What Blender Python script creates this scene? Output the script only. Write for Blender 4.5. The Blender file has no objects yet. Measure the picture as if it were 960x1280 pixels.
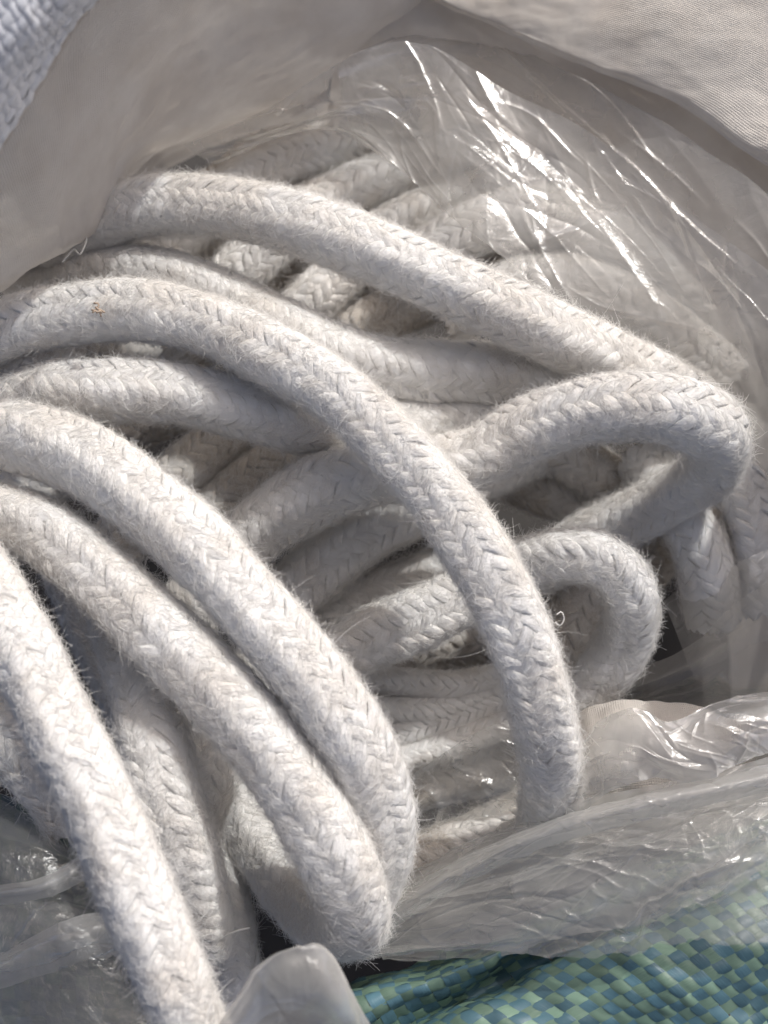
import bpy, math, random
import numpy as np
from mathutils import Vector, Matrix

rng = np.random.default_rng(11)
random.seed(11)
S = bpy.context.scene
COL = S.collection

# ------------------------------------------------------------------ camera, sky, sun, exposure
TILT = math.radians(22.0)
DIST = 0.42
K = 0.00025 / DIST                                   # metres per photo pixel at unit depth
CAM = Vector((0.0, -math.sin(TILT) * DIST, math.cos(TILT) * DIST))
FWD = Vector((0.0, math.sin(TILT), -math.cos(TILT)))
UPV = Vector((0.0, math.cos(TILT), math.sin(TILT)))
cd = bpy.data.cameras.new('camera')
cam = bpy.data.objects.new('camera', cd)
COL.objects.link(cam)
cam.location = CAM
cam.rotation_euler = (TILT, 0.0, 0.0)
cd.sensor_fit = 'VERTICAL'
cd.sensor_height = 36.0
cd.lens = 18.0 / (640 * K)
cd.clip_start = 0.01
cd.clip_end = 50.0
cd.dof.use_dof = True
cd.dof.focus_distance = 0.388
cd.dof.aperture_fstop = 10.5
S.camera = cam

SUN_TO = Vector((0.43, 0.525, 0.76)).normalized()      # direction towards the sun
elev = math.asin(SUN_TO.z)
w = bpy.data.worlds.new('World')
S.world = w
w.use_nodes = True
nt = w.node_tree
sky = nt.nodes.new('ShaderNodeTexSky')
sky.sky_type = 'NISHITA'
sky.sun_disc = False
sky.sun_elevation = elev
sky.sun_rotation = math.atan2(SUN_TO.x, SUN_TO.y)
sky.air_density = 0.45
sky.dust_density = 6.0
sky.ozone_density = 0.0
nt.nodes['Background'].inputs['Strength'].default_value = 0.15
nt.links.new(sky.outputs['Color'], nt.nodes['Background'].inputs['Color'])

sl = bpy.data.lights.new('sun', 'SUN')
sl.energy = 2.4
sl.angle = math.radians(0.8)
sl.color = (1.0, 0.975, 0.945)
sun = bpy.data.objects.new('sun', sl)
COL.objects.link(sun)
sun.rotation_euler = SUN_TO.to_track_quat('Z', 'Y').to_euler()
sun.location = SUN_TO * 2.0

vs = S.view_settings
vs.view_transform = 'Standard'
vs.look = 'None'
vs.exposure = 0.0
vs.gamma = 1.0
vs.use_curve_mapping = False
vs.use_white_balance = True
vs.white_balance_temperature = 6320
vs.white_balance_tint = 8
S.render.engine = 'CYCLES'
cy = S.cycles
cy.use_adaptive_sampling = True
cy.adaptive_threshold = 0.02
cy.max_bounces = 12
cy.diffuse_bounces = 5
cy.transparent_max_bounces = 24
S.cycles_curves.shape = 'RIBBONS'


# ------------------------------------------------------------------ helpers
def at(px, py, z_mm):
    """the point of the horizontal plane z that the photo shows at px, py"""
    d = FWD + Vector((1, 0, 0)) * ((px - 480) * K) + UPV * ((640 - py) * K)
    z = z_mm * 0.001
    t = (z - CAM.z) / d.z
    return CAM + d * t


def tag(o, label=None, cat=None, group=None, kind=None):
    if label: o['label'] = label
    if cat: o['category'] = cat
    if group: o['group'] = group
    if kind: o['kind'] = kind
    return o


def empty(name, loc=(0, 0, 0)):
    o = bpy.data.objects.new(name, None)
    o.empty_display_size = 0.01
    COL.objects.link(o)
    o.location = loc
    return o


def mesh_np(name, verts, faces, mat, parent=None, uv=None, smooth=True):
    """verts (n,3), faces (m,4) arrays -> one mesh object"""
    me = bpy.data.meshes.new(name)
    verts = np.asarray(verts, dtype=np.float32)
    faces = np.asarray(faces, dtype=np.int32)
    m, k = faces.shape
    me.vertices.add(len(verts))
    me.vertices.foreach_set('co', verts.ravel())
    me.loops.add(m * k)
    me.loops.foreach_set('vertex_index', faces.ravel())
    me.polygons.add(m)
    me.polygons.foreach_set('loop_start', np.arange(0, m * k, k, dtype=np.int32))
    if smooth:
        me.polygons.foreach_set('use_smooth', np.ones(m, dtype=bool))
    if uv is not None:
        l = me.uv_layers.new(name='UVMap')
        l.data.foreach_set('uv', np.asarray(uv, dtype=np.float32)[faces.ravel()].ravel())
    me.update(calc_edges=True)
    me.validate()
    me.materials.append(mat)
    o = bpy.data.objects.new(name, me)
    COL.objects.link(o)
    if parent is not None:
        o.parent = parent
        o.matrix_parent_inverse = Matrix.Translation(-parent.location)
    return o


def catmull(pts, t):
    """pts (n,d), t in 0..n-1 array -> interpolated (len(t), d)"""
    pts = np.asarray(pts, dtype=float)
    n = len(pts)
    ext = np.vstack([2 * pts[0] - pts[1], pts, 2 * pts[-1] - pts[-2]])
    i = np.clip(np.floor(t).astype(int), 0, n - 2)
    f = (t - i)[:, None]
    p0, p1, p2, p3 = ext[i], ext[i + 1], ext[i + 2], ext[i + 3]
    return 0.5 * (2 * p1 + (p2 - p0) * f + (2 * p0 - 5 * p1 + 4 * p2 - p3) * f * f
                  + (3 * p1 - p0 - 3 * p2 + p3) * f ** 3)


def smooth_noise1(x, seed):
    r = np.random.default_rng(seed).uniform(-1, 1, 4096)
    i = np.floor(x).astype(int)
    f = x - i
    f = f * f * (3 - 2 * f)
    return r[i % 4096] * (1 - f) + r[(i + 1) % 4096] * f


def noise2(x, y, seed):
    r = np.random.default_rng(seed).uniform(-1, 1, (128, 128))
    i = np.floor(x).astype(int); j = np.floor(y).astype(int)
    f = x - i; g = y - j
    f = f * f * f * (f * (f * 6 - 15) + 10); g = g * g * g * (g * (g * 6 - 15) + 10)
    a = r[i % 128, j % 128]; b = r[(i + 1) % 128, j % 128]
    c = r[i % 128, (j + 1) % 128]; d = r[(i + 1) % 128, (j + 1) % 128]
    return (a * (1 - f) + b * f) * (1 - g) + (c * (1 - f) + d * f) * g


def worley(x, y, seed):
    """distance to nearest of jittered cell points: cones with sharp ridges between"""
    r = np.random.default_rng(seed).uniform(0, 1, (64, 64, 3))
    i = np.floor(x).astype(int); j = np.floor(y).astype(int)
    best = np.full(x.shape, 9.0)
    for a in (-1, 0, 1):
        for b in (-1, 0, 1):
            q = r[(i + a) % 64, (j + b) % 64]
            d = np.hypot(i + a + q[..., 0] - x, j + b + q[..., 1] - y) * (0.75 + 0.5 * q[..., 2])
            best = np.minimum(best, d)
    return best


# ------------------------------------------------------------------ materials
def new_mat(name):
    m = bpy.data.materials.new(name)
    m.use_nodes = True
    n = m.node_tree
    n.nodes.clear()
    out = n.nodes.new('ShaderNodeOutputMaterial')
    return m, n, out


def N(n, t, **kw):
    x = n.nodes.new(t)
    for k, v in kw.items():
        if k in x.inputs: x.inputs[k].default_value = v
        else: setattr(x, k, v)
    return x


def rope_mat(name, bright, dirt, amount):
    m, n, out = new_mat(name)
    tc = N(n, 'ShaderNodeTexCoord')
    geo = N(n, 'ShaderNodeNewGeometry')
    no = N(n, 'ShaderNodeTexNoise', Scale=38.0, Detail=6.0, Roughness=0.65)
    n.links.new(geo.outputs['Position'], no.inputs['Vector'])
    cr = N(n, 'ShaderNodeValToRGB')
    cr.color_ramp.elements[0].position = 0.50 - amount
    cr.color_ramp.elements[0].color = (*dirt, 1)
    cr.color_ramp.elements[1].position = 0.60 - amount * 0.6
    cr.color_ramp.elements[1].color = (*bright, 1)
    n.links.new(no.outputs['Fac'], cr.inputs['Fac'])
    mp = N(n, 'ShaderNodeMapping')
    mp.inputs['Scale'].default_value = (260.0, 9.0, 1.0)
    n.links.new(tc.outputs['UV'], mp.inputs['Vector'])
    fib = N(n, 'ShaderNodeTexNoise', Scale=1.0, Detail=5.0, Roughness=0.7, Distortion=0.6)
    n.links.new(mp.outputs['Vector'], fib.inputs['Vector'])
    fine = N(n, 'ShaderNodeTexNoise', Scale=1500.0, Detail=3.0, Roughness=0.7)
    n.links.new(geo.outputs['Position'], fine.inputs['Vector'])
    add = N(n, 'ShaderNodeMath', operation='ADD')
    n.links.new(fib.outputs['Fac'], add.inputs[0]); n.links.new(fine.outputs['Fac'], add.inputs[1])
    bp = N(n, 'ShaderNodeBump', Strength=0.55, Distance=0.0005)
    n.links.new(add.outputs[0], bp.inputs['Height'])
    b = N(n, 'ShaderNodeBsdfPrincipled', Roughness=0.85)
    b.inputs['Specular IOR Level'].default_value = 0.25
    b.inputs['Sheen Weight'].default_value = 0.15
    b.inputs['Sheen Roughness'].default_value = 0.5
    n.links.new(cr.outputs['Color'], b.inputs['Base Color'])
    n.links.new(bp.outputs['Normal'], b.inputs['Normal'])
    n.links.new(b.outputs[0], out.inputs['Surface'])
    return m


ROPE = rope_mat('rope_cotton', (0.80, 0.79, 0.77), (0.70, 0.665, 0.62), 0.11)
ROPE_SHADED = rope_mat('rope_cotton_shaded', (0.72, 0.69, 0.65), (0.57, 0.52, 0.46), 0.04)  # darker copy of the rope colour with shade put in, for shaded ropes

m, n, out = new_mat('rope_fibre')
d_ = N(n, 'ShaderNodeBsdfDiffuse', Color=(0.80, 0.785, 0.76, 1))
t_ = N(n, 'ShaderNodeBsdfTranslucent', Color=(0.80, 0.785, 0.76, 1))
g_ = N(n, 'ShaderNodeBsdfGlossy', Color=(1, 1, 1, 1), Roughness=0.35)
mx = N(n, 'ShaderNodeMixShader', Fac=0.35)
n.links.new(d_.outputs[0], mx.inputs[1]); n.links.new(t_.outputs[0], mx.inputs[2])
mx2 = N(n, 'ShaderNodeMixShader', Fac=0.05)
n.links.new(mx.outputs[0], mx2.inputs[1]); n.links.new(g_.outputs[0], mx2.inputs[2])
n.links.new(mx2.outputs[0], out.inputs['Surface'])
FIBRE = m


def film_mat(name, haze, tint, rough, body=0.0):
    m, n, out = new_mat(name)
    geo = N(n, 'ShaderNodeNewGeometry')
    tr = N(n, 'ShaderNodeBsdfTransparent', Color=(*tint, 1))
    df = N(n, 'ShaderNodeBsdfDiffuse', Color=(0.76, 0.745, 0.72, 1))
    tl = N(n, 'ShaderNodeBsdfTranslucent', Color=(0.76, 0.745, 0.72, 1))
    hz = N(n, 'ShaderNodeMixShader', Fac=0.5)
    n.links.new(df.outputs[0], hz.inputs[1]); n.links.new(tl.outputs[0], hz.inputs[2])
    # milky amount grows where the film is seen edge-on
    lw = N(n, 'ShaderNodeLayerWeight', Blend=0.35)
    no = N(n, 'ShaderNodeTexNoise', Scale=55.0, Detail=4.0)
    n.links.new(geo.outputs['Position'], no.inputs['Vector'])
    mr = N(n, 'ShaderNodeMapRange')
    mr.inputs['From Min'].default_value = 0.3; mr.inputs['From Max'].default_value = 0.7
    mr.inputs['To Min'].default_value = haze * 0.75; mr.inputs['To Max'].default_value = haze * 1.25
    n.links.new(no.outputs['Fac'], mr.inputs['Value'])
    ma = N(n, 'ShaderNodeMath', operation='MULTIPLY_ADD', use_clamp=True)
    ma.inputs[1].default_value = 0.35
    n.links.new(lw.outputs['Facing'], ma.inputs[0]); n.links.new(mr.outputs[0], ma.inputs[2])
    mx = N(n, 'ShaderNodeMixShader')
    n.links.new(ma.outputs[0], mx.inputs['Fac'])
    n.links.new(tr.outputs[0], mx.inputs[1]); n.links.new(hz.outputs[0], mx.inputs[2])
    gl = N(n, 'ShaderNodeBsdfGlossy', Color=(1, 1, 1, 1), Roughness=rough)
    fr = N(n, 'ShaderNodeFresnel', IOR=1.5)
    fs = N(n, 'ShaderNodeMath', operation='MULTIPLY', use_clamp=True)
    fs.inputs[1].default_value = 1.3
    n.links.new(fr.outputs[0], fs.inputs[0])
    fc = N(n, 'ShaderNodeMath', operation='MINIMUM')
    fc.inputs[1].default_value = 0.22
    n.links.new(fs.outputs[0], fc.inputs[0])
    # fine crinkle of the film
    fine = N(n, 'ShaderNodeTexNoise', Scale=260.0, Detail=5.0, Roughness=0.6, Distortion=1.0)
    n.links.new(geo.outputs['Position'], fine.inputs['Vector'])
    bp = N(n, 'ShaderNodeBump', Strength=0.16, Distance=0.001)
    n.links.new(fine.outputs['Fac'], bp.inputs['Height'])
    n.links.new(bp.outputs['Normal'], gl.inputs['Normal'])
    mpw = N(n, 'ShaderNodeTexNoise', Scale=60.0, Detail=6.0, Roughness=0.55, Distortion=2.2)
    n.links.new(geo.outputs['Position'], mpw.inputs['Vector'])
    bp2 = N(n, 'ShaderNodeBump', Strength=0.26, Distance=0.004)
    n.links.new(mpw.outputs['Fac'], bp2.inputs['Height'])
    n.links.new(bp2.outputs['Normal'], bp.inputs['Normal'])
    for x in (df, tl): n.links.new(bp.outputs['Normal'], x.inputs['Normal'])
    mx2 = N(n, 'ShaderNodeMixShader')
    n.links.new(fc.outputs[0], mx2.inputs['Fac'])
    n.links.new(mx.outputs[0], mx2.inputs[1]); n.links.new(gl.outputs[0], mx2.inputs[2])
    n.links.new(mx2.outputs[0], out.inputs['Surface'])
    return m


FILM = film_mat('clear_film', 0.33, (0.97, 0.965, 0.95), 0.17)
FILM_CLEAR = film_mat('thin_film', 0.13, (0.97, 0.965, 0.95), 0.2)
FILM_HALF = film_mat('hazy_film', 0.28, (0.96, 0.955, 0.94), 0.2)
FILM_DENSE = film_mat('dense_film', 0.5, (0.95, 0.93, 0.91), 0.22)


def cloth_mat(name, col, col2, weave, transl):
    m, n, out = new_mat(name)
    tc = N(n, 'ShaderNodeTexCoord')
    geo = N(n, 'ShaderNodeNewGeometry')
    no = N(n, 'ShaderNodeTexNoise', Scale=30.0, Detail=7.0, Roughness=0.6)
    n.links.new(geo.outputs['Position'], no.inputs['Vector'])
    cr = N(n, 'ShaderNodeValToRGB')
    cr.color_ramp.elements[0].position = 0.35; cr.color_ramp.elements[0].color = (*col2, 1)
    cr.color_ramp.elements[1].position = 0.62; cr.color_ramp.elements[1].color = (*col, 1)
    n.links.new(no.outputs['Fac'], cr.inputs['Fac'])
    b = N(n, 'ShaderNodeBsdfPrincipled', Roughness=0.7)
    b.inputs['Specular IOR Level'].default_value = 0.3
    n.links.new(cr.outputs['Color'], b.inputs['Base Color'])
    hs = None
    for k in (0, 1):
        wv = N(n, 'ShaderNodeTexWave', Scale=weave, Distortion=2.5, Detail=3.0)
        wv.inputs['Detail Scale'].default_value = 0.6
        wv.bands_direction = 'X' if k == 0 else 'Y'
        n.links.new(tc.outputs['UV'], wv.inputs['Vector'])
        if hs is None: hs = wv
        else:
            mu = N(n, 'ShaderNodeMath', operation='MULTIPLY')
            n.links.new(hs.outputs['Fac'], mu.inputs[0]); n.links.new(wv.outputs['Fac'], mu.inputs[1])
    gr = N(n, 'ShaderNodeTexNoise', Scale=420.0, Detail=4.0, Roughness=0.65)
    n.links.new(geo.outputs['Position'], gr.inputs['Vector'])
    ad = N(n, 'ShaderNodeMath', operation='ADD')
    n.links.new(mu.outputs[0], ad.inputs[0]); n.links.new(gr.outputs['Fac'], ad.inputs[1])
    bp = N(n, 'ShaderNodeBump', Strength=0.55, Distance=0.0008)
    n.links.new(ad.outputs[0], bp.inputs['Height'])
    n.links.new(bp.outputs['Normal'], b.inputs['Normal'])
    tl = N(n, 'ShaderNodeBsdfTranslucent')
    n.links.new(cr.outputs['Color'], tl.inputs['Color'])
    mx = N(n, 'ShaderNodeMixShader', Fac=transl)
    n.links.new(b.outputs[0], mx.inputs[1]); n.links.new(tl.outputs[0], mx.inputs[2])
    n.links.new(mx.outputs[0], out.inputs['Surface'])
    return m


CLOTH = cloth_mat('white_sack_cloth', (0.74, 0.695, 0.64), (0.63, 0.575, 0.515), 11.0, 0.25)


def tape_mat(name, col, var, rough=0.38):
    m, n, out = new_mat(name)
    geo = N(n, 'ShaderNodeNewGeometry')
    tc = N(n, 'ShaderNodeTexCoord')
    oi = N(n, 'ShaderNodeObjectInfo')
    no = N(n, 'ShaderNodeTexNoise', Scale=90.0, Detail=5.0)
    n.links.new(geo.outputs['Position'], no.inputs['Vector'])
    ad = N(n, 'ShaderNodeMath', operation='ADD')
    n.links.new(no.outputs['Fac'], ad.inputs[0]); n.links.new(oi.outputs['Random'], ad.inputs[1])
    mr = N(n, 'ShaderNodeMapRange')
    mr.inputs['From Min'].default_value = 0.4; mr.inputs['From Max'].default_value = 1.6
    mr.inputs['To Min'].default_value = 1 - var; mr.inputs['To Max'].default_value = 1 + var
    n.links.new(ad.outputs[0], mr.inputs['Value'])
    hs = N(n, 'ShaderNodeHueSaturation', Color=(*col, 1))
    n.links.new(mr.outputs[0], hs.inputs['Value'])
    mp = N(n, 'ShaderNodeMapping')
    mp.inputs['Scale'].default_value = (14.0, 0.6, 1)
    n.links.new(tc.outputs['UV'], mp.inputs['Vector'])
    st = N(n, 'ShaderNodeTexNoise', Scale=1.0, Detail=3.0)
    n.links.new(mp.outputs['Vector'], st.inputs['Vector'])
    bp = N(n, 'ShaderNodeBump', Strength=0.3, Distance=0.0004)
    n.links.new(st.outputs['Fac'], bp.inputs['Height'])
    b = N(n, 'ShaderNodeBsdfPrincipled', Roughness=rough)
    n.links.new(hs.outputs['Color'], b.inputs['Base Color'])
    n.links.new(bp.outputs['Normal'], b.inputs['Normal'])
    n.links.new(b.outputs[0], out.inputs['Surface'])
    return m


TAPE_GREEN = tape_mat('tape_green', (0.145, 0.225, 0.17), 0.3)
TAPE_BLUE = tape_mat('tape_blue', (0.075, 0.15, 0.185), 0.4)
TAPE_GREEN_SHADED = tape_mat('tape_green_shaded', (0.055, 0.085, 0.08), 0.25)  # green and blue tapes again, with shade put into the colour
TAPE_BLUE_SHADED = tape_mat('tape_blue_shaded', (0.04, 0.065, 0.085), 0.3)
TAPE_WHITE = tape_mat('tape_white', (0.74, 0.75, 0.78), 0.08, 0.45)

m, n, out = new_mat('ground_gap_shade')
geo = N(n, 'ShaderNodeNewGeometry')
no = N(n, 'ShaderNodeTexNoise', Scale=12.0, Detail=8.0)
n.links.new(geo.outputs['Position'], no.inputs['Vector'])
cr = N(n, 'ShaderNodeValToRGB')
cr.color_ramp.elements[0].color = (0.035, 0.032, 0.03, 1); cr.color_ramp.elements[1].color = (0.06, 0.056, 0.052, 1)  # near-black colour stands in for deep shade in the gaps between ropes
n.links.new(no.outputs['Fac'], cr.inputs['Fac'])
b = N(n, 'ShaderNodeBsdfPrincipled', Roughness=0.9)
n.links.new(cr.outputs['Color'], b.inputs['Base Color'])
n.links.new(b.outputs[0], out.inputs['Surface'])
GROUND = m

m, n, out = new_mat('straw')
b = N(n, 'ShaderNodeBsdfPrincipled', Roughness=0.7)
no = N(n, 'ShaderNodeTexNoise', Scale=700.0)
geo = N(n, 'ShaderNodeNewGeometry')
n.links.new(geo.outputs['Position'], no.inputs['Vector'])
cr = N(n, 'ShaderNodeValToRGB')
cr.color_ramp.elements[0].color = (0.28, 0.20, 0.14, 1); cr.color_ramp.elements[1].color = (0.55, 0.44, 0.34, 1)
n.links.new(no.outputs['Fac'], cr.inputs['Fac'])
n.links.new(cr.outputs['Color'], b.inputs['Base Color'])
n.links.new(b.outputs[0], out.inputs['Surface'])
STRAW = m


# ------------------------------------------------------------------ sheets (cloth and film)
def surf(ctrl, u, v):
    """ctrl rows x cols of (px,py,z); u (0..1 along cols), v (0..1 along rows) 1-D -> grid (len(v), len(u), 3) in world"""
    P = np.array([[tuple(at(*c)) if len(c) == 3 else (*at(c[0], c[1], 0).xy, c[2] * 0.001) for c in row] for row in ctrl])
    R, C = P.shape[:2]
    cols = np.stack([catmull(P[r], np.asarray(u) * (C - 1)) for r in range(R)])       # R, nu, 3
    nu = len(u)
    o = catmull(cols.reshape(R, -1), np.asarray(v) * (R - 1))
    return o.reshape(len(v), nu, 3)


def grid_normals(G):
    du = np.gradient(G, axis=1); dv = np.gradient(G, axis=0)
    nn = np.cross(du, dv)
    nn /= np.linalg.norm(nn, axis=2, keepdims=True) + 1e-12
    up = np.sign(nn[..., 2].mean()) or 1
    return nn * up


def arc_uv(G):
    """arc-length coordinates in metres over the sheet"""
    a = np.linalg.norm(np.diff(G, axis=1), axis=2).mean(0)
    b = np.linalg.norm(np.diff(G, axis=0), axis=2).mean(1)
    U = np.concatenate([[0], np.cumsum(a)]); V = np.concatenate([[0], np.cumsum(b)])
    return np.meshgrid(U, V)


def grid_faces(nv, nu):
    i = np.arange(nv - 1)[:, None] * nu + np.arange(nu - 1)[None, :]
    return np.stack([i, i + 1, i + nu + 1, i + nu], axis=-1).reshape(-1, 4)


def sheet(name, ctrl, nu, nv, mat, parent, disp=None, ragged=0.0, seed=1):
    u = np.linspace(0, 1, nu); v = np.linspace(0, 1, nv)
    G = surf(ctrl, u, v)
    if ragged:
        # torn, wavering borders: the sheet stops short by a different amount in every column
        e = noise2(u * 7 + 3, u * 0 + 2.5, seed + 60) * 0.6 + noise2(u * 23 + 3, u * 0 + 6.5, seed + 61) * 0.3 + noise2(u * 70 + 3, u * 0 + 9.5, seed + 62) * 0.12
        lo = ragged * (0.5 + 0.5 * noise2(u * 9 + 1, u * 0 + 1.5, seed + 63)); hi = 1 - ragged * np.clip(0.5 + e, 0, 2)
        H = np.empty_like(G)
        for c in range(nu):
            vv = lo[c] + (hi[c] - lo[c]) * v
            for q in range(3): H[:, c, q] = np.interp(vv, v, G[:, c, q])
        G = H
    U, V = arc_uv(G)
    if disp is not None:
        G = G + grid_normals(G) * disp(U, V)[..., None]
    uv = np.stack([U.ravel() * 40, V.ravel() * 40], axis=1)
    return mesh_np(name, G.reshape(-1, 3), grid_faces(nv, nu), mat, parent, uv)


def crumple(seed, scale, amp, stretch=3.0, ang=0.0, fine=0.35, n=90, along=0.6, hubs=None):
    """thin film: gentle folds plus many sharp straight creases, mostly along ang"""
    ca, sa = math.cos(ang), math.sin(ang)

    def f(U, V):
        r = np.random.default_rng(seed)
        a = (U * ca + V * sa) / scale / stretch
        b = (-U * sa + V * ca) / scale
        wx = noise2(a * 1.3 + 9, b * 0.7 + 3, seed) * 0.4
        fold = 1 - np.abs(noise2(a * 0.9 + 5 + wx, b * 0.9 + 8 + wx, seed + 4)) * 2
        soft = noise2(a * 0.6 + 2, b * 0.5 + 4, seed + 5)
        h = amp * (0.55 * fold + 0.7 * soft)
        lu, lv = U.max(), V.max()
        area = lu * lv
        for k in range(int(n)):
            if k % 7 == 0:
                hub = (r.uniform(0, lu), r.uniform(0, lv))
                if hubs and r.random() < 0.8:
                    q = hubs[r.integers(len(hubs))]
                    hub = (q[0] * lu + r.normal(0, 0.3) * scale, q[1] * lv + r.normal(0, 0.3) * scale)
            if r.random() < 0.75:
                cu, cv = hub[0] + r.normal(0, 0.9) * scale, hub[1] + r.normal(0, 0.5) * scale
            else:
                cu, cv = r.uniform(0, lu), r.uniform(0, lv)
            th = ang + r.normal(0, 0.25 if r.random() < along else 1.2)
            L = r.uniform(0.12, 1.0) ** 1.5 * scale * (stretch if abs(th - ang) < 0.6 else 1.0) * 0.5
            wd = scale * r.uniform(0.012, 0.075)
            c, s_ = math.cos(th), math.sin(th)
            x = (U - cu) * c + (V - cv) * s_
            y = -(U - cu) * s_ + (V - cv) * c
            y = y + 0.15 * L * np.sin(x / L * r.uniform(1, 3) + r.uniform(0, 6)) * r.uniform(0, 1)
            am = wd * r.uniform(0.15, 0.75) * (fine + 0.55) * (1 if r.random() < 0.65 else -1)
            one = np.where(y > 0, 1.0, r.uniform(0.3, 3.0))          # steeper on one side
            h = h + am * np.exp(-np.sqrt((y * one) ** 2 + (0.1 * wd) ** 2) / wd) * np.exp(-(x / L) ** 4)
        return h
    return f


def cloth_disp(seed, scale, amp):
    crease = crumple(seed + 500, scale * 0.7, amp * 0.05, 1.6, 0.6, 0.1, 26, 0.4)

    def f(U, V):
        a = U / scale; b = V / scale
        return amp * (noise2(a + 3, b + 5, seed) + 0.45 * noise2(a * 2.2 + 1, b * 2.2 + 9, seed + 1)
                      + 0.2 * noise2(a * 5 + 1, b * 5 + 9, seed + 2) + 0.1 * noise2(a * 13 + 1, b * 13 + 9, seed + 3)) + 1.0 * crease(U, V)
    return f


def woven(ctrl, pitch_u, pitch_v, mat_u, mat_v, parent, amp, fill=1.06, disp=None, name='tape', sub=4, drop=()):
    """plain weave of flat tapes over a sheet: every tape is one mesh"""
    nu, nv = 160, 120
    u = np.linspace(0, 1, nu); v = np.linspace(0, 1, nv)
    G = surf(ctrl, u, v)
    U, V = arc_uv(G)
    if disp is not None:
        G = G + grid_normals(G) * disp(U, V)[..., None]
    NRM = grid_normals(G)
    LU, LV = U[0, -1], V[-1, 0]

    def samp(A, uu, vv):
        x = np.clip(uu / LU, 0, 1) * (nu - 1); y = np.clip(vv / LV, 0, 1) * (nv - 1)
        # the arc-length tables are not even: invert them
        x = np.interp(np.clip(uu, 0, LU), U[0], np.arange(nu)); y = np.interp(np.clip(vv, 0, LV), V[:, 0], np.arange(nv))
        i = np.clip(x.astype(int), 0, nu - 2); j = np.clip(y.astype(int), 0, nv - 2)
        f = (x - i)[..., None]; g = (y - j)[..., None]
        return (A[j, i] * (1 - f) + A[j, i + 1] * f) * (1 - g) + (A[j + 1, i] * (1 - f) + A[j + 1, i + 1] * f) * g

    cu, cv = int(LU / pitch_u), int(LV / pitch_v)
    for fam in (0, 1):
        cnt, other = (cv, cu) if fam == 0 else (cu, cv)
        pw, po = (pitch_v, pitch_u) if fam == 0 else (pitch_u, pitch_v)
        for k in range(cnt):
            ns = other * sub + 1
            s = np.arange(ns) * po / sub
            ph = np.pi * s / po
            wob = smooth_noise1(s / po * 0.4 + k * 7.3, 5 + fam) * pw * 0.09 + pw * 0.06 * math.sin(k * 7.77 + fam)
            hgt = amp * np.sin(ph + np.pi * (k + fam))
            # cell (i,k): u tape above where sin>0, v tape below there
            acr = np.array([-0.5, -0.42, 0.0, 0.42, 0.5]) * pw * fill * (0.96 + 0.13 * math.sin(k * 12.9898 + fam * 4.1))
            crown = np.array([-0.22, -0.02, 0.12, -0.02, -0.22]) * amp
            ss, aa = np.meshgrid(s, acr, indexing='ij')
            mid = (k + 0.5) * pw + wob[:, None] + aa
            if fam == 0: uu, vv = ss, mid
            else: uu, vv = mid, ss
            pos = samp(G, uu, vv); nn = samp(NRM, uu, vv)
            jit = smooth_noise1(s / po * 0.9 + k * 3.1, 9 + fam) * amp * 0.25
            pos = pos + nn * ((hgt + jit)[:, None] + crown[None, :])[..., None]
            nf = grid_faces(ns, 5)
            uv = np.stack([np.tile(np.linspace(0, 1, 5), ns), np.repeat(s / po, 5)], axis=1)
            mesh_np(name, pos.reshape(-1, 3), nf, mat_u if fam == 0 else mat_v, parent, uv)


# ------------------------------------------------------------------ rope
def frames(C):
    T = np.gradient(C, axis=0)
    T /= np.linalg.norm(T, axis=1, keepdims=True)
    A = np.zeros_like(T)
    a = np.array([0.0, 0.0, 1.0])
    a = a - T[0] * a.dot(T[0])
    if np.linalg.norm(a) < 0.2: a = np.array([0, 1.0, 0]) - T[0] * T[0][1]
    a /= np.linalg.norm(a)
    for i in range(len(T)):
        a = a - T[i] * a.dot(T[i])
        a /= np.linalg.norm(a)
        A[i] = a
    return T, A, np.cross(T, A)


def resample(P, step):
    P = np.asarray(P, dtype=float)
    t = np.linspace(0, len(P) - 1, 1500)
    X = catmull(P, t)
    d = np.concatenate([[0], np.cumsum(np.linalg.norm(np.diff(X[:, :3], axis=0), axis=1))])
    n = max(8, int(d[-1] / step))
    s = np.linspace(0, d[-1], n)
    return np.stack([np.interp(s, d, X[:, k]) for k in range(X.shape[1])], axis=1), s


def tube(name, C, rad, sides, mat, parent, cap=False):
    T, A, B = frames(C)
    n = len(C)
    th = np.linspace(0, 2 * np.pi, sides, endpoint=False)
    rad = np.broadcast_to(np.asarray(rad, dtype=float), (n,))
    V = C[:, None] + rad[:, None, None] * (np.cos(th)[None, :, None] * A[:, None] + np.sin(th)[None, :, None] * B[:, None])
    i = np.arange(n - 1)[:, None] * sides; j = np.arange(sides)[None]
    F = np.stack([i + j, i + (j + 1) % sides, i + sides + (j + 1) % sides, i + sides + j], axis=-1).reshape(-1, 4)
    uv = np.stack([np.tile(th / 6.28, n), np.repeat(np.arange(n) / n, sides)], axis=1)
    return mesh_np(name, V.reshape(-1, 3), F, mat, parent, uv)


HAIR_TOTAL = [0]


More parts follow.
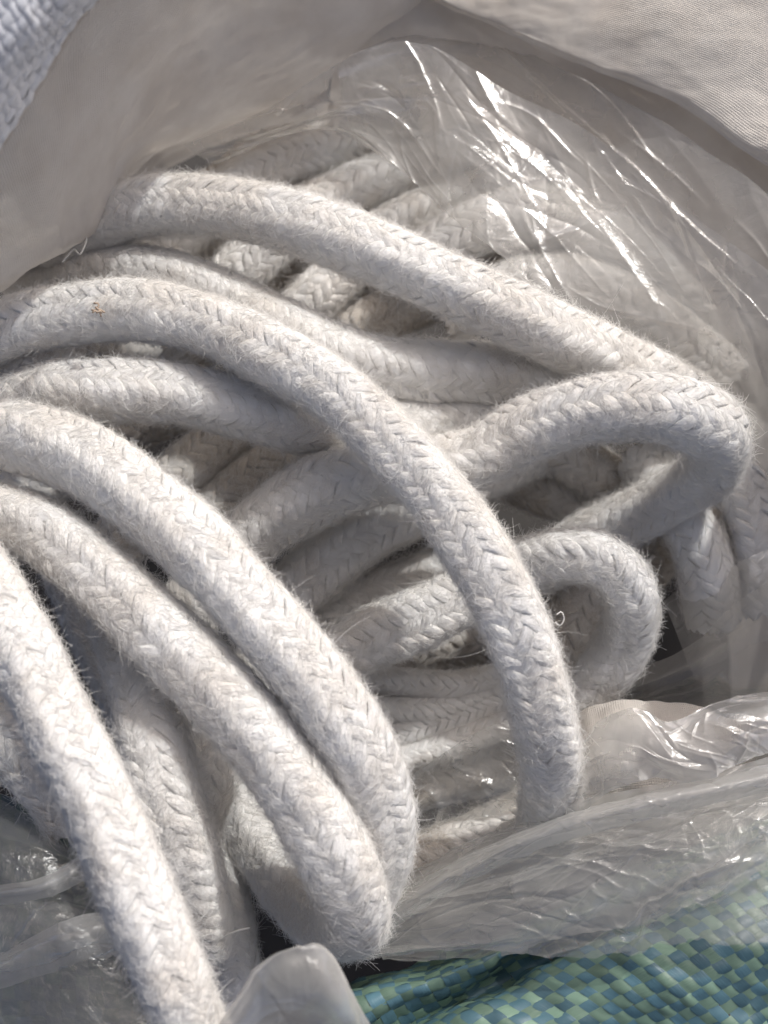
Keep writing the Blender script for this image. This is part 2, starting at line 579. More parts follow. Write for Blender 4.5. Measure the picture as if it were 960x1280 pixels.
def fuzz(name, roots, tang, nrm, parent, lo, hi, rad, seed, lift=0.25, npt=6):
    r = np.random.default_rng(seed)
    n = len(roots)
    if n < 3: return None
    L = r.uniform(lo, hi, n) * np.where(r.random(n) < 0.05, 1.4, 1.0)
    side = np.cross(tang, nrm)
    ang = r.normal(0, 0.55, n)
    sg = np.where(r.random(n) < 0.5, 1.0, -1.0)
    d = (tang * np.cos(ang)[:, None] + side * np.sin(ang)[:, None]) * sg[:, None]
    d2 = np.cross(nrm, d)
    lf = np.abs(r.normal(0, lift, n)) + 0.04
    cv = r.normal(0, 0.7, n); cv2 = r.normal(0, 0.45, n)
    t = np.linspace(0, 1, npt)[None, :, None]
    l = L[:, None, None]
    pts = (roots[:, None] + d[:, None] * l * t + nrm[:, None] * l * (lf[:, None, None] * t + cv2[:, None, None] * 0.5 * t * (t - 0.75) * 1.0)
           + d2[:, None] * l * cv[:, None, None] * t * t)
    c = bpy.data.hair_curves.new(name)
    c.add_curves([npt] * n)
    c.attributes['position'].data.foreach_set('vector', pts.astype(np.float32).ravel())
    at_ = c.attributes.get('radius') or c.attributes.new('radius', 'FLOAT', 'POINT')
    rr = rad * r.uniform(0.6, 1.3, n)[:, None] * np.linspace(1, 0.35, npt)[None]
    at_.data.foreach_set('value', rr.astype(np.float32).ravel())
    c.materials.append(FIBRE)
    o = bpy.data.objects.new(name, c)
    COL.objects.link(o)
    o.parent = parent
    o.matrix_parent_inverse = Matrix.Translation(-parent.location)
    o['kind'] = 'stuff'
    HAIR_TOTAL[0] += n
    return o


ROPE_SEED = [100]


def rope(label, pts, r_mm=9.2, n_str=12, m=5, density=3.2, mat=None, step=1.1, sides=8, group='turns of white braided rope heaped in the sack',
         lead=0.98, relief=1.0):
    """a braided rope: pts are (px, py, z[, radius factor]); > core, strands, fuzz"""
    ROPE_SEED[0] += 17
    sd = ROPE_SEED[0]
    r = np.random.default_rng(sd)
    mat = mat or ROPE
    P = np.array([[*at(p[0], p[1], p[2]), (p[3] if len(p) > 3 else 1.0)] for p in pts])
    C4, s = resample(P, step * 0.001)
    C = C4[:, :3]; rf = C4[:, 3]
    # slight lumps and wander
    T, A, B = frames(C)
    C = C + (A * smooth_noise1(s / 0.02, sd)[:, None] + B * smooth_noise1(s / 0.023 + 50, sd)[:, None]) * 0.0005
    T, A, B = frames(C)
    R = r_mm * 0.001 * rf * (1 + 0.05 * smooth_noise1(s / 0.018, sd + 1) + 0.025 * smooth_noise1(s / 0.006, sd + 8))
    root = empty('rope', tuple(C[len(C) // 2] - np.array([0, 0, r_mm * 0.001])))
    tag(root, label, 'rope', group)
    k_am = 0.046 * relief; k_wr = 0.082 * (0.7 + 0.3 * relief)
    rc = 1 - k_am - k_wr
    tube('core', C, R * (rc - 0.055), 12, mat, root)
    Lead = 2 * np.pi * r_mm * 0.001 * rc * lead
    beta = math.atan(2 * np.pi * r_mm * 0.001 * rc / Lead)
    wt = 0.76 * (Lead / n_str) * math.sin(beta)
    ph0 = r.uniform(0, 6.28); ph1 = r.uniform(0, 6.28)
    ring = np.linspace(0, 2 * np.pi, sides, endpoint=False)
    tw = 0.5 * smooth_noise1(s / 0.06, sd + 3)          # slow twist of the whole braid
    hr, ht, hn = [], [], []
    for sg in (1, -1):
        for k in range(n_str):
            th = sg * 2 * np.pi * s / Lead + 2 * np.pi * k / n_str + ph0
            col = th + 0.0
            jr = smooth_noise1(s / 0.005 + 13 * k, sd + 5 + sg) * 0.024
            tt = th + tw + smooth_noise1(s / 0.006 + 31 * k, sd + 9 + sg) * 0.11
            rr = R * (rc + jr + sg * k_am * np.cos(m * col) + 0.05 * np.cos(4 * (tt - ph1 - tw * 0.8)))
            rad = np.cos(tt)[:, None] * A + np.sin(tt)[:, None] * B
            X = C + rr[:, None] * rad
            ST = np.gradient(X, axis=0); ST /= np.linalg.norm(ST, axis=1, keepdims=True)
            lat = np.cross(ST, rad); lat /= np.linalg.norm(lat, axis=1, keepdims=True)
            nor = np.cross(lat, ST)
            ws = wt * rf * (1 + 0.16 * smooth_noise1(s / 0.007 + 5 * k, sd + 21 + sg) + r.normal(0, 0.06))
            hs = R * k_wr * (1 + 0.12 * smooth_noise1(s / 0.008 + 3 * k, sd + 25 + sg))
            V = X[:, None] + (np.cos(ring)[None, :, None] * lat[:, None]) * ws[:, None, None] \
                + (np.sin(ring)[None, :, None] * nor[:, None]) * hs[:, None, None]
            n = len(C)
            i = np.arange(n - 1)[:, None] * sides; j = np.arange(sides)[None]
            F = np.stack([i + j, i + (j + 1) % sides, i + sides + (j + 1) % sides, i + sides + j], axis=-1).reshape(-1, 4)
            uv = np.stack([np.tile(ring / 6.283 * 0.05, n), np.repeat(s * 28, sides) + k * 1.7], axis=1)
            mesh_np('strand', V.reshape(-1, 3), F, mat, root, uv)
            if density > 0:
                nh = int(density * 2.6e6 * s[-1] * 2 * np.pi * r_mm * 0.001 / (2 * n_str) * 0.5)
                q = r.integers(1, n - 1, int(nh * 1.0))
                keep = (sg * np.cos(m * col[q]) > -0.15)
                q = q[keep]
                a = r.normal(np.pi / 2, 0.6, len(q))
                ro = X[q] + np.cos(a)[:, None] * lat[q] * ws[q, None] * 0.97 + np.sin(a)[:, None] * nor[q] * hs[q, None] * 0.97
                nn = np.cos(a)[:, None] * lat[q] * 0.5 + np.sin(a)[:, None] * nor[q]
                nn /= np.linalg.norm(nn, axis=1, keepdims=True)
                ro = ro + ST[q] * r.uniform(-0.5, 0.5, len(q))[:, None] * step * 0.001
                hr.append(ro); ht.append(ST[q]); hn.append(nn)
    if density > 0:
        hr = np.vstack(hr); ht = np.vstack(ht); hn = np.vstack(hn)
        fuzz('fuzz', hr, ht, hn, root, 0.0016, 0.0048, 0.000055, sd + 40, lift=0.105)
        kf = r.random(len(hr)) < 0.002
        fuzz('stray_fibre', hr[kf], ht[kf], hn[kf], root, 0.003, 0.008, 0.000055, sd + 41, lift=0.7, npt=8)
    return root


# ================================================================== the setting
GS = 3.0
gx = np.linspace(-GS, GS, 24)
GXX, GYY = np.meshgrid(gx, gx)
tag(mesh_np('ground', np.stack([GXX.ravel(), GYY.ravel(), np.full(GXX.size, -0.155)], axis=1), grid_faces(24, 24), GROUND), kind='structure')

# ------------------------------------------------------------------ white sack
sack = empty('white_sack', (0, 0.0, -0.145))
tag(sack, 'white woven sack with its mouth turned open around the rope heap', 'sack')
sheet('inner_wall', [
    [(-260, -40, 185), (-120, -200, 195), (120, -300, 180), (400, -330, 140), (680, -330, 95)],
    [(-190, 160, 142), (-40, 20, 150), (150, -90, 138), (380, -130, 98), (640, -170, 66)],
    [(-130, 300, 92), (10, 200, 98), (130, 110, 92), (290, 30, 68), (560, -30, 44)],
    [(-90, 375, 55), (45, 300, 55), (115, 245, 53), (205, 152, 42), (430, 70, 28)],
    [(-90, 400, 34), (40, 342, 32), (112, 298, 30), (195, 190, 18), (410, 120, 8)],
    [(-120, 395, -30), (20, 350, -30), (120, 270, -32), (240, 190, -40), (430, 140, -40)],
], 150, 130, CLOTH, sack, cloth_disp(31, 0.045, 0.0022))
sheet('back_wall', [
    [(430, -40, 34), (560, 0, 34), (700, 62, 33), (850, 120, 31), (990, 220, 29), (1150, 340, 26)],
    [(420, 60, 22), (560, 55, 22), (720, 125, 20), (860, 200, 18), (1010, 320, 16), (1150, 460, 14)],
    [(410, 140, -20), (560, 150, -20), (720, 220, -20), (880, 330, -22), (1010, 460, -24), (1130, 600, -26)],
    [(400, 200, -60), (560, 220, -62), (720, 320, -64), (860, 430, -66), (980, 560, -66), (1090, 700, -66)],
], 110, 70, CLOTH, sack, cloth_disp(37, 0.05, 0.003))
sheet('folded_rim', [
    [(440, -60, 46), (560, 12, 44), (640, 47, 43), (740, 88, 42), (850, 132, 40), (920, 182, 38), (1000, 235, 36), (1130, 330, 32)],
    [(450, -72, 50), (570, 2, 48), (655, 35, 47), (755, 75, 46), (870, 118, 44), (940, 165, 42), (1020, 215, 40), (1150, 310, 36)],
    [(480, -110, 54), (620, -50, 54), (720, -15, 53), (830, 20, 53), (950, 65, 50), (1040, 110, 47), (1110, 160, 45), (1240, 260, 40)],
    [(520, -230, 64), (680, -170, 64), (800, -130, 63), (940, -80, 62), (1080, -10, 58), (1180, 30, 56), (1260, 80, 54), (1350, 180, 50)],
], 130, 60, CLOTH, sack, cloth_disp(41, 0.03, 0.0016))
sheet('shade_wall', [      # plan position at the level of the heap, then height
    [(1040, 220, 5, 1), (1090, 300, 28, 1), (1118, 380, 122, 1), (1128, 470, 158, 1), (1128, 590, 146, 1), (1124, 700, 84, 1), (1116, 800, 34, 1), (1110, 900, 4, 1)],  # mostly unseen wall, added and raised to shade the film at right
    [(1030, 240, -10, 1), (1070, 320, 4, 1), (1092, 400, 44, 1), (1100, 490, 52, 1), (1102, 610, 46, 1), (1100, 710, 26, 1), (1096, 810, 2, 1), (1094, 905, -14, 1)],
    [(1020, 280, -40, 1), (1050, 360, -34, 1), (1068, 440, -24, 1), (1074, 530, -20, 1), (1076, 640, -22, 1), (1076, 740, -30, 1), (1074, 830, -40, 1), (1072, 920, -50, 1)],
    [(1000, 320, -140, 1), (1025, 400, -140, 1), (1040, 480, -140, 1), (1045, 560, -140, 1), (1045, 660, -140, 1), (1045, 760, -140, 1), (1045, 850, -140, 1), (1045, 940, -140, 1)],
], 90, 60, CLOTH, sack, cloth_disp(45, 0.05, 0.003))
sheet('front_wall', [
    [(690, 905, -20), (740, 882, -10), (800, 872, -8), (860, 876, -9), (920, 895, -12), (1010, 880, 0)],
    [(690, 950, -16), (745, 915, -5), (805, 905, -3), (870, 915, -5), (925, 930, -8), (1010, 920, 4)],
    [(690, 1030, -30), (750, 990, -14), (810, 980, -10), (880, 985, -12), (940, 990, -15), (1020, 980, -15)],
    [(690, 1100, -40), (755, 1070, -28), (815, 1060, -24), (885, 1060, -24), (945, 1060, -26), (1030, 1050, -26)],
], 70, 50, CLOTH, sack, cloth_disp(47, 0.02, 0.0016))
rimface = empty('outer_face', sack.location)
rimface.parent = sack
rimface.matrix_parent_inverse = Matrix.Translation(-sack.location)
W2 = [
    [(-330, -60, 165), (-200, -170, 170), (-60, -300, 175), (90, -420, 178)],
    [(-220, 60, 160), (-100, -60, 166), (30, -170, 172), (180, -300, 174)],
    [(-110, 180, 145), (0, 60, 152), (75, -30, 158), (230, -190, 162)],
    [(-60, 255, 118), (42, 125, 128), (115, 10, 138), (270, -130, 142)],
]
woven(W2, 0.0034, 0.0034, TAPE_WHITE, TAPE_WHITE, rimface, 0.0004, disp=cloth_disp(51, 0.04, 0.0015))
sheet('lining', [[(p[0] + 6, p[1] - 6, p[2] - 2.2) for p in row] for row in W2], 40, 40, CLOTH, sack, cloth_disp(51, 0.04, 0.0015))

# ------------------------------------------------------------------ green sack
gsack = empty('green_sack', tuple(at(760, 1300, -100)))
tag(gsack, 'green and blue checked woven tape sack under the plastic film', 'sack')
GC = [
    [(380, 1245, -52), (510, 1205, -46), (630, 1165, -42), (800, 1085, -36), (1040, 960, -30)],
    [(380, 1272, -30), (500, 1222, -24), (615, 1182, -20), (785, 1108, -14), (1030, 990, -8)],
    [(400, 1300, -26), (510, 1245, -20), (620, 1200, -17), (785, 1125, -12), (1030, 1010, -6)],
    [(430, 1330, -38), (535, 1275, -34), (635, 1222, -30), (795, 1143, -22), (1030, 1026, -16)],
    [(500, 1345, -22), (580, 1286, -18), (668, 1226, -15), (805, 1150, -8), (1030, 1034, -4)],
    [(590, 1400, -22), (665, 1345, -14), (755, 1285, -8), (885, 1215, -2), (1080, 1110, 2)],
    [(720, 1500, -40), (790, 1450, -26), (880, 1400, -18), (1000, 1330, -12), (1160, 1240, -8)],
]
woven(GC, 0.0041, 0.0038, TAPE_GREEN, TAPE_BLUE, gsack, 0.00020, disp=cloth_disp(61, 0.026, 0.0028))

# ================================================================== ropes
arc = rope('big arched rope crossing over all the others from left edge down to the lower film', [
    (-90, 470, 22), (-25, 428, 30), (40, 402, 36), (110, 390, 39), (200, 392, 41), (300, 422, 43), (400, 478, 44), (480, 545, 44),
    (550, 625, 43), (610, 712, 42), (652, 800, 37), (677, 890, 25), (688, 960, 6), (684, 1030, -20), (672, 1080, -42)])
rope('rope half hidden behind the upper edge of the big arched rope', [
    (30, 380, 2), (90, 348, 12), (170, 342, 19), (250, 364, 22), (340, 402, 23), (430, 446, 22), (520, 464, 18), (610, 468, 15), (700, 482, 8), (790, 520, -4)], r_mm=9.4)
rope('uppermost long rope sloping down to the right below the clear film', [
    (60, 310, 18), (120, 278, 27), (200, 256, 34), (300, 262, 38), (400, 290, 40), (500, 328, 40), (600, 374, 38), (700, 421, 30),
    (790, 462, 16), (870, 505, 2), (930, 560, -12)], r_mm=9.3)
rope('rope passing level beneath the big arched rope at the left', [
    (-40, 545, 12), (0, 512, 20), (60, 490, 27), (140, 488, 31), (230, 494, 30), (310, 510, 26), (390, 530, 20), (480, 535, 12), (570, 522, 6), (660, 505, -4)], r_mm=9.3)
rope('upper one of two close ropes running diagonally from the left edge', [
    (-70, 545, 30), (-10, 542, 36), (60, 558, 40), (135, 592, 43), (215, 655, 45), (292, 733, 45), (360, 812, 43), (420, 892, 38),
    (457, 965, 27), (470, 1040, 10), (460, 1105, -10), (440, 1160, -28)], r_mm=9.9)
rope('lower one of two close ropes, doubling back at a rounded bottom bend', [
    (-80, 648, 26), (-20, 642, 31), (50, 664, 34), (122, 718, 37), (200, 790, 38), (270, 862, 37), (330, 932, 35), (383, 1008, 31),
    (422, 1078, 24), (444, 1135, 10), (434, 1158, -10), (395, 1138, -25), (345, 1080, -32), (305, 1020, -38), (278, 975, -48)], r_mm=9.8)
rope('thick bright rope nearest the camera across the lower left corner', [
    (-100, 600, 46), (-40, 702, 48), (17, 795, 50), (68, 900, 50), (112, 985, 48), (160, 1098, 44), (205, 1200, 38), (235, 1270, 30), (265, 1350, 18)])
rope('rope bent into a large loop whose round end points right', [
    (230, 775, -6), (292, 692, 2), (365, 632, 12), (445, 596, 19), (525, 585, 20), (600, 572, 24), (670, 532, 32), (750, 510, 40), (830, 511, 42),
    (884, 533, 37, 0.98), (901, 563, 25, 0.96), (880, 594, 10, 0.94), (832, 626, -3, 0.92), (775, 655, -12, 0.92), (730, 678, -18, 0.92), (670, 715, -26, 0.95)], r_mm=9.8, relief=1.25)
rope('shaded rope lying just below the big loop, left of the arched rope', [
    (310, 800, -24), (385, 722, -17), (455, 668, -14), (530, 625, -14), (600, 590, -17), (670, 555, -24)], r_mm=10.2)
rope('slim greyish rope squeezed beneath the shaded rope in the middle', [
    (360, 822, -34), (430, 765, -30), (510, 727, -30), (600, 690, -34)], r_mm=7.5, n_str=11, m=4)
rope('tufted rope ending in the small loop right of the arched rope', [
    (380, 862, -20, 1.15), (445, 808, -10, 1.15), (515, 775, -6, 1.15), (590, 738, -4, 1.08), (650, 708, 4), (708, 692, 12), (758, 703, 12), (790, 745, 6), (782, 803, -10),
    (742, 862, -22), (700, 915, -32)], r_mm=8.5, relief=1.1)
rope('upright pale rope between the front rope and the double bend', [
    (150, 760, 2), (172, 830, 14), (190, 910, 20), (210, 1000, 20), (236, 1085, 10), (252, 1180, -10)], r_mm=9.8)
rope('dim rope slanting in behind the upright pale rope', [
    (330, 830, -22), (288, 902, -14), (254, 985, -12), (228, 1065, -16), (214, 1150, -28)], r_mm=9.6)
rope('dusky rope in the gap between the front rope and the double pair', [
    (80, 690, -42), (112, 770, -52), (150, 850, -62), (178, 920, -72)], mat=ROPE_SHADED)
rope('shadowed narrow rope running down beside the doubled bend', [
    (238, 985, -46), (262, 1070, -40), (284, 1160, -38), (290, 1235, -40), (280, 1310, -46)], r_mm=8.5, n_str=11, m=4)
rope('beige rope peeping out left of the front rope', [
    (-70, 820, -12), (-10, 890, -10), (40, 950, -14), (95, 1020, -26)], mat=ROPE_SHADED, r_mm=10.5)

for lab, pts in (
    ('grey rope slanting up under the tip of the clear film, furthest left', [(165, 350, -12), (235, 286, -6), (312, 224, -2), (405, 182, 0), (515, 154, -2)]),
    ('second grey rope slanting up under the clear film from the left', [(240, 405, -12), (300, 338, -6), (385, 264, -3), (485, 218, -2), (600, 188, -6)]),
    ('short stretch of grey rope slanting beneath the uppermost rope by the film edge', [(320, 450, -14), (395, 372, -8), (472, 300, -5), (570, 250, -5), (690, 220, -10)]),
    ('brownish rope in the dark gap under the right half of the uppermost rope', [(430, 420, -20), (510, 380, -14), (600, 350, -16), (690, 330, -22)]),
    ('dark shaded rope in the hollow under the level rope, left one of two', [(140, 690, -28), (195, 625, -22), (260, 565, -18), (330, 510, -20)]),
    ('dark shaded rope in the hollow under the level rope, right one of two', [(230, 690, -30), (285, 625, -24), (350, 575, -21), (430, 530, -24)]),
    ('shaded rope seen through the large loop, upper one', [(600, 520, -24), (680, 556, -22), (745, 592, -26), (810, 650, -36)]),
    ('shaded rope seen through the large loop, lower one', [(590, 560, -40), (655, 600, -38), (715, 625, -38), (790, 650, -42)]),
    ('rope dropping into the dark right of the large loop', [(800, 575, -16), (845, 635, -10), (880, 700, -12), (893, 775, -26)]),
    ('rope dropping at the right edge behind the large loop', [(880, 520, -14), (918, 590, -8), (946, 665, -12), (960, 760, -26)]),
    ('shaded rope crossing deep between the two loops', [(880, 615, -48), (825, 690, -46), (765, 755, -46), (700, 830, -50)]),
    ('dim rope inside the opening of the small loop', [(770, 670, -40), (722, 755, -38), (690, 830, -42), (650, 920, -50)]),
    ('pale rope blurred beneath the clear film, upper one', [(500, 345, -2), (570, 300, 6), (650, 272, 8), (740, 282, 6), (840, 338, 0), (920, 420, -10)]),
    ('pale rope blurred beneath the clear film, lower one', [(560, 400, -10), (650, 355, 0), (740, 358, 2), (830, 405, -4), (910, 470, -14)]),
    ('brown shaded rope lying under the lower film near the arch end', [(440, 1120, -44), (510, 1085, -40), (590, 1058, -38), (680, 1010, -40)]),
):
    rr = 9.0 if ('dropping' in lab or 'deep' in lab or 'slanting' in lab or 'loop' in lab) else 9.4
    if 'loop, ' in lab: rr = 9.2
    rope(lab, pts, r_mm=rr, mat=ROPE if ('dropping' in lab or 'grey rope' in lab or 'pale' in lab) else ROPE_SHADED, step=1.4, sides=6, density=1.8, relief=0.95)

for lab, pts in (
    ('thin cord at the bottom of the hollow, top of four', [(410, 845, -42), (480, 852, -40), (560, 858, -40), (630, 845, -44)]),
    ('thin cord at the bottom of the hollow, second of four', [(420, 880, -44), (490, 890, -41), (560, 886, -42), (640, 850, -48)]),
    ('thin cord at the bottom of the hollow, third of four', [(430, 935, -46), (510, 915, -43), (580, 892, -43), (660, 862, -48)]),
    ('thin cord at the bottom of the hollow, lowest of four', [(440, 970, -46), (520, 945, -44), (600, 918, -44), (690, 885, -48)]),
):
    rope(lab, pts, r_mm=4.9, n_str=8, m=3, step=0.9, sides=6, density=1.6, relief=1.2, group='thin cords in the hollow')

# the layer below, seen only through the gaps
for lab, pts in (
    ('shadowed buried rope just under the sack mouth at upper left', [(60, 420, -34), (160, 340, -34), (260, 250, -34), (360, 170, -36)]),
    ('shadowed buried rope beneath the start of the uppermost rope', [(120, 440, -38), (220, 365, -36), (330, 280, -34), (450, 200, -36)]),
    ('shadowed buried rope beneath the middle of the uppermost rope', [(200, 460, -40), (320, 380, -38), (430, 310, -36), (560, 250, -36)]),
    ('shadowed buried rope beneath the meeting of arch and half hidden rope', [(300, 480, -42), (420, 410, -38), (540, 350, -38), (680, 300, -38)]),
    ('shadowed buried rope level with the left ends of the ropes', [(-60, 470, -28), (40, 450, -24), (140, 436, -24), (250, 440, -28)]),
    ('shadowed buried rope between the level rope and the diagonal pair', [(-20, 640, -40), (70, 590, -38), (150, 540, -38), (240, 500, -40)]),
    ('shadowed buried rope behind the start of the large loop', [(420, 560, -44), (520, 520, -42), (620, 500, -42), (740, 480, -44)]),
    ('shadowed buried rope under the tufted rope', [(330, 900, -62), (440, 840, -60), (560, 800, -60), (690, 790, -62)]),
    ('shadowed buried rope below the thin cords', [(360, 1010, -66), (480, 990, -62), (600, 960, -62), (720, 930, -64)]),
    ('shadowed buried rope at the foot of the doubled bend', [(180, 1180, -70), (250, 1060, -68), (330, 1000, -66), (400, 960, -66)]),
):
    rope(lab, pts, r_mm=9.6, mat=ROPE_SHADED, step=1.5, sides=6, density=0.8, relief=1.15)

# ================================================================== plastic film
def film(label, parts, mat=FILM):
    px, py, z = parts[0][0][len(parts[0][0]) // 2][0]
    root = empty('plastic_film', tuple(at(px, py, z)))
    tag(root, label, 'plastic film', 'sheets of the clear plastic liner')
    for ctrl, nu, nv, disp, mt in parts:
        sheet('fold', ctrl, nu, nv, mt or mat, root, disp, 0.07, nu + nv)
    return root


film('crinkled clear film with bright glints draped over the ropes at upper right', [
    ([
        [(228, 180, 20), (330, 134, 26), (490, 48, 36), (615, 98, 36), (740, 165, 36), (890, 280, 40), (1030, 380, 46)],
        [(243, 192, 18), (345, 160, 22), (480, 108, 30), (600, 165, 30), (730, 250, 27), (870, 350, 29), (1020, 470, 33)],
        [(262, 202, 16), (380, 155, 18), (480, 165, 22), (575, 245, 24), (700, 325, 22), (840, 425, 19), (1000, 560, 18)],
        [(270, 206, 14), (392, 158, 16), (498, 210, 18), (590, 300, 21), (690, 385, 18), (820, 470, 10), (970, 620, -4)],
    ], 460, 260, crumple(71, 0.024, 0.0034, 2.8, 0.35, 0.4, 115, 0.55, ((0.33, 0.25), (0.40, 0.45), (0.47, 0.6), (0.62, 0.5), (0.86, 0.55))), FILM),
    ([
        [(420, 70, 22), (560, 20, 28), (700, 84, 30), (830, 140, 33), (960, 236, 36), (1060, 325, 40)],
        [(430, 130, 14), (560, 110, 22), (690, 190, 20), (820, 270, 22), (950, 400, 24), (1050, 500, 28)],
        [(450, 190, 8), (560, 200, 16), (680, 290, 16), (810, 380, 14), (930, 500, 6), (1030, 610, -4)],
    ], 260, 160, crumple(81, 0.022, 0.0034, 4.5, 0.12, 0.6, 60, 0.9), FILM),
])
film('broad clear film pulled over the green sack at lower right', [
    ([
        [(400, 1140, -36), (520, 1085, -22), (640, 1030, -8), (760, 1000, 2), (880, 975, 6), (1020, 930, 8)],
        [(410, 1170, -30), (525, 1110, -12), (645, 1060, 0), (765, 1035, 8), (885, 1010, 12), (1020, 970, 14)],
        [(420, 1195, -26), (530, 1160, -10), (650, 1130, 0), (770, 1110, 8), (890, 1080, 14), (1030, 1035, 18)],
        [(430, 1205, -22), (545, 1192, -12), (660, 1198, -6), (790, 1200, 3), (910, 1192, 10), (1040, 1180, 14)],
    ], 420, 240, crumple(91, 0.014, 0.0017, 6.0, -0.03, 0.9, 190, 0.72, ((0.42, 0.2), (0.52, 0.3), (0.8, 0.3), (0.5, 0.6), (0.25, 0.5))), FILM_HALF),
    ([
        [(470, 1130, -22), (560, 1080, -10), (650, 1040, 2), (740, 1008, 10), (850, 980, 14), (1020, 945, 18)],
        [(475, 1145, -16), (565, 1093, -3), (655, 1052, 9), (745, 1020, 17), (855, 993, 21), (1020, 958, 25)],
        [(480, 1165, -20), (570, 1115, -8), (660, 1072, 3), (750, 1042, 11), (860, 1016, 16), (1020, 980, 20)],
    ], 320, 50, crumple(93, 0.010, 0.0012, 4.0, 0.0, 0.9, 130, 0.5), FILM),
    ([
        [(420, 1110, -52), (540, 1062, -40), (660, 1015, -26), (760, 990, -10), (900, 960, -4), (1020, 920, 0)],
        [(470, 1165, -34), (570, 1130, -22), (680, 1080, -12), (790, 1050, -2), (920, 1020, 2), (1040, 980, 4)],
        [(480, 1205, -26), (590, 1205, -20), (700, 1185, -10), (820, 1150, -2), (930, 1105, 4), (1050, 1060, 6)],
    ], 260, 150, crumple(97, 0.013, 0.0016, 5.0, 0.0, 0.7, 90, 0.7), FILM),
])
film('scrunched shiny knot of film standing beside the arch end', [
    ([
        [(715, 1010, -4), (735, 915, 14), (785, 888, 22), (830, 905, 20), (890, 890, 18), (950, 868, 18), (1020, 850, 16)],
        [(718, 1015, -2), (755, 955, 18), (800, 940, 26), (850, 950, 24), (900, 920, 24), (960, 895, 22), (1020, 880, 20)],
        [(720, 1025, -4), (765, 990, 14), (815, 985, 20), (870, 985, 20), (920, 960, 20), (970, 940, 18), (1030, 925, 16)],
    ], 320, 190, crumple(101, 0.014, 0.0042, 1.6, 0.5, 0.9, 130), FILM),
])
film('dull grey film filling the shade at the right edge', [
    ([
        [(690, 905, -42), (780, 850, -30), (860, 800, -18), (930, 740, -8), (1030, 680, 0)],
        [(700, 900, -36), (790, 862, -20), (880, 830, -10), (950, 790, -2), (1040, 740, 6)],
        [(720, 900, -38), (800, 880, -26), (890, 870, -18), (960, 850, -8), (1050, 810, 0)],
        [(730, 930, -48), (810, 920, -40), (900, 910, -30), (970, 900, -22), (1060, 880, -14)],
    ], 220, 130, crumple(111, 0.024, 0.0015, 4.0, -0.3, 0.4, 40, 0.8), FILM_CLEAR),
    ([
        [(830, 750, -24), (890, 715, -12), (950, 690, -8), (1030, 650, -4)],
        [(850, 800, -18), (905, 770, -8), (960, 740, -2), (1040, 700, 2)],
        [(870, 850, -18), (920, 820, -8), (970, 800, -2), (1050, 760, 2)],
    ], 120, 90, crumple(117, 0.02, 0.0012, 3.0, 0.2, 0.2, 8, 0.9), FILM_CLEAR),
])
film('hollow patch of film on the floor of the hollow left of the arch end', [
    ([
        [(485, 985, -32), (560, 935, -24), (620, 900, -18), (690, 890, -22)],
        [(495, 1020, -34), (560, 985, -27), (625, 960, -22), (700, 950, -26)],
        [(490, 1060, -40), (560, 1035, -34), (630, 1015, -28), (700, 990, -30)],
    ], 220, 150, crumple(121, 0.010, 0.0026, 1.6, 0.6, 0.9, 140), FILM_HALF),
])
film('flat panes of film creased together in the lower left corner', [
    ([
        [(-120, 960, -30), (-20, 985, -26), (60, 1030, -24), (130, 1085, -26), (220, 1150, -34)],
        [(-120, 1060, -14), (-20, 1050, -14), (70, 1060, -16), (150, 1110, -20), (230, 1190, -30)],
        [(-110, 1150, -14), (-10, 1120, -12), (80, 1110, -14), (170, 1150, -20), (240, 1230, -30)],
        [(-110, 1260, -8), (0, 1220, -8), (100, 1190, -10), (190, 1220, -18), (260, 1290, -30)],
        [(-100, 1420, -12), (20, 1400, -12), (120, 1370, -14), (210, 1350, -22), (280, 1380, -30)],
    ], 260, 220, crumple(131, 0.03, 0.002, 2.6, -0.1, 0.2, 16, 0.85), FILM_CLEAR),
    ([
        [(-60, 1118, -8), (0, 1106, -8), (60, 1094, -8), (130, 1050, -10)],
        [(-60, 1130, -4), (0, 1118, -4), (62, 1106, -4), (135, 1062, -6)],
        [(-60, 1142, -8), (0, 1132, -8), (64, 1120, -8), (140, 1080, -10)],
    ], 110, 30, crumple(133, 0.012, 0.0008, 3.0, 0.0, 0.4, 20, 0.7), FILM),
    ([
        [(-60, 1205, -4), (10, 1186, -4), (80, 1150, -4), (150, 1138, -6)],
        [(-60, 1225, 1), (15, 1204, 1), (90, 1172, 1), (160, 1158, -2)],
        [(-60, 1250, -6), (20, 1232, -6), (100, 1206, -6), (170, 1190, -8)],
    ], 110, 40, crumple(134, 0.014, 0.0010, 3.0, 0.0, 0.4, 24, 0.7), FILM),
    ([
        [(-100, 1150, -32), (20, 1120, -30), (120, 1140, -30), (220, 1220, -36)],
        [(-100, 1290, -26), (30, 1260, -24), (130, 1250, -26), (240, 1310, -34)],
        [(-90, 1420, -26), (40, 1400, -26), (150, 1400, -28), (260, 1420, -36)],
    ], 110, 90, crumple(137, 0.03, 0.002, 1.8, 0.1, 0.25, 10), FILM_CLEAR),
])
film('rounded milky flap of film poking up at the bottom middle', [
    ([
        [(255, 1330, 26), (292, 1250, 42), (335, 1192, 52), (372, 1180, 54), (410, 1190, 50), (480, 1300, 30)],
        [(250, 1340, 30), (294, 1262, 47), (338, 1203, 57), (374, 1190, 58), (416, 1202, 54), (492, 1318, 34)],
        [(250, 1390, 26), (300, 1320, 42), (345, 1270, 50), (385, 1262, 51), (432, 1290, 46), (505, 1380, 26)],
        [(250, 1480, -10), (310, 1440, 0), (355, 1420, 4), (400, 1420, 4), (450, 1440, 0), (510, 1480, -10)],
    ], 150, 150, crumple(141, 0.022, 0.0018, 2.4, 1.3, 0.9, 34, 0.75), FILM_DENSE),
])
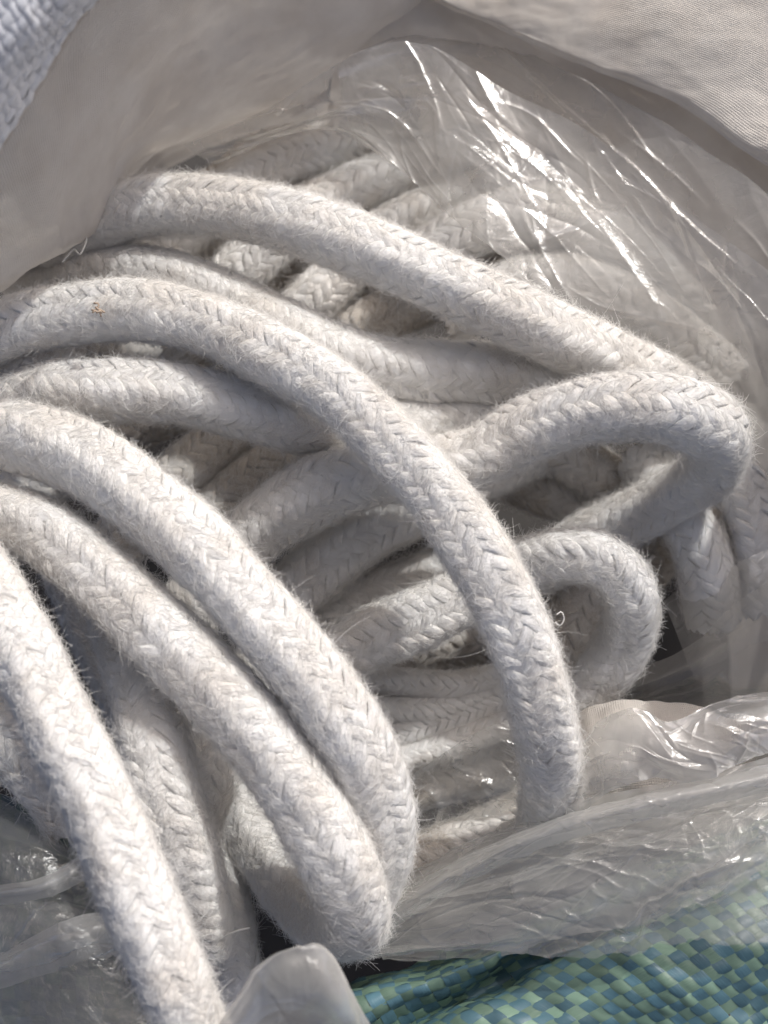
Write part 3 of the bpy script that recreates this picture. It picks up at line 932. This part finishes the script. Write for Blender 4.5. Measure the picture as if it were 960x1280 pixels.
# green-blue outer sack wall behind the lower left film, shade painted into its tapes
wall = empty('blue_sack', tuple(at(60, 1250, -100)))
tag(wall, 'blue green woven sack painted dark with shade, seen through the lower left film', 'sack')
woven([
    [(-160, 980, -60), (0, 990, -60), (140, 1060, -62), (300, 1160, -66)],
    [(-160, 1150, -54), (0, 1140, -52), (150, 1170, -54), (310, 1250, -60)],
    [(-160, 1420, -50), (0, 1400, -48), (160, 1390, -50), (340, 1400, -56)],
], 0.0046, 0.0042, TAPE_GREEN_SHADED, TAPE_BLUE_SHADED, wall, 0.00032, disp=cloth_disp(67, 0.04, 0.002))

# ================================================================== small things
def thread(label, pts, rad=0.00022, parent=None, mat=None):
    C, s = resample(np.array([tuple(at(*p)) for p in pts]), 0.0006)
    o = tube('loose_thread', C, rad, 6, mat or FIBRE, parent)
    if parent is None: tag(o, label, 'thread')
    return o


thread('tiny looped thread hanging below the uppermost rope', [(588, 378, 30), (590, 392, 31), (587, 408, 32), (578, 414, 33), (573, 404, 33), (577, 388, 32), (586, 378, 31)])
thread('tiny curled thread beside the right flank of the arched rope', [(694, 778, 30), (700, 782, 31), (705, 774, 32), (702, 765, 33), (696, 768, 33)])
thread('white thread hooked at the mouth of the sack on the left', [(78, 328, 34), (92, 312, 35), (100, 318, 35), (108, 300, 35), (104, 290, 36)], 0.0003)
thread('pale bent thread lying by the flap at the bottom', [(268, 1182, 0), (282, 1170, 2), (298, 1163, 3), (312, 1160, 2)], 0.0003)
thread('stiff straight fibre standing off the slanting dim rope', [(208, 890, 12), (222, 900, 14), (234, 910, 15)], 0.0002)

# speck of straw stuck on the arched rope
V = []; F = []
rs = np.random.default_rng(3)
base = np.array(at(122, 388, 53.2))
for k in range(9):
    a = rs.uniform(0, 6.28); L = rs.uniform(0.0006, 0.0014); wd = 0.00022
    c = base + rs.normal(0, 0.0007, 3) * np.array([1, 1, 0.25])
    d = np.array([math.cos(a), math.sin(a), rs.normal(0, 0.3)]); p = np.array([-d[1], d[0], 0])
    i = len(V)
    for sx in (-1, 1):
        for sy in (-1, 1):
            for sz in (-1, 1):
                V.append(c + d * L * sx + p * wd * sy + np.array([0, 0, wd * sz]))
    F += [[i, i + 1, i + 3, i + 2], [i + 4, i + 6, i + 7, i + 5], [i, i + 4, i + 5, i + 1], [i + 2, i + 3, i + 7, i + 6], [i, i + 2, i + 6, i + 4], [i + 1, i + 5, i + 7, i + 3]]
tag(mesh_np('speck', V, F, STRAW, smooth=False), 'small brown speck of straw stuck on the arched rope', 'speck')
print('hairs', HAIR_TOTAL[0])
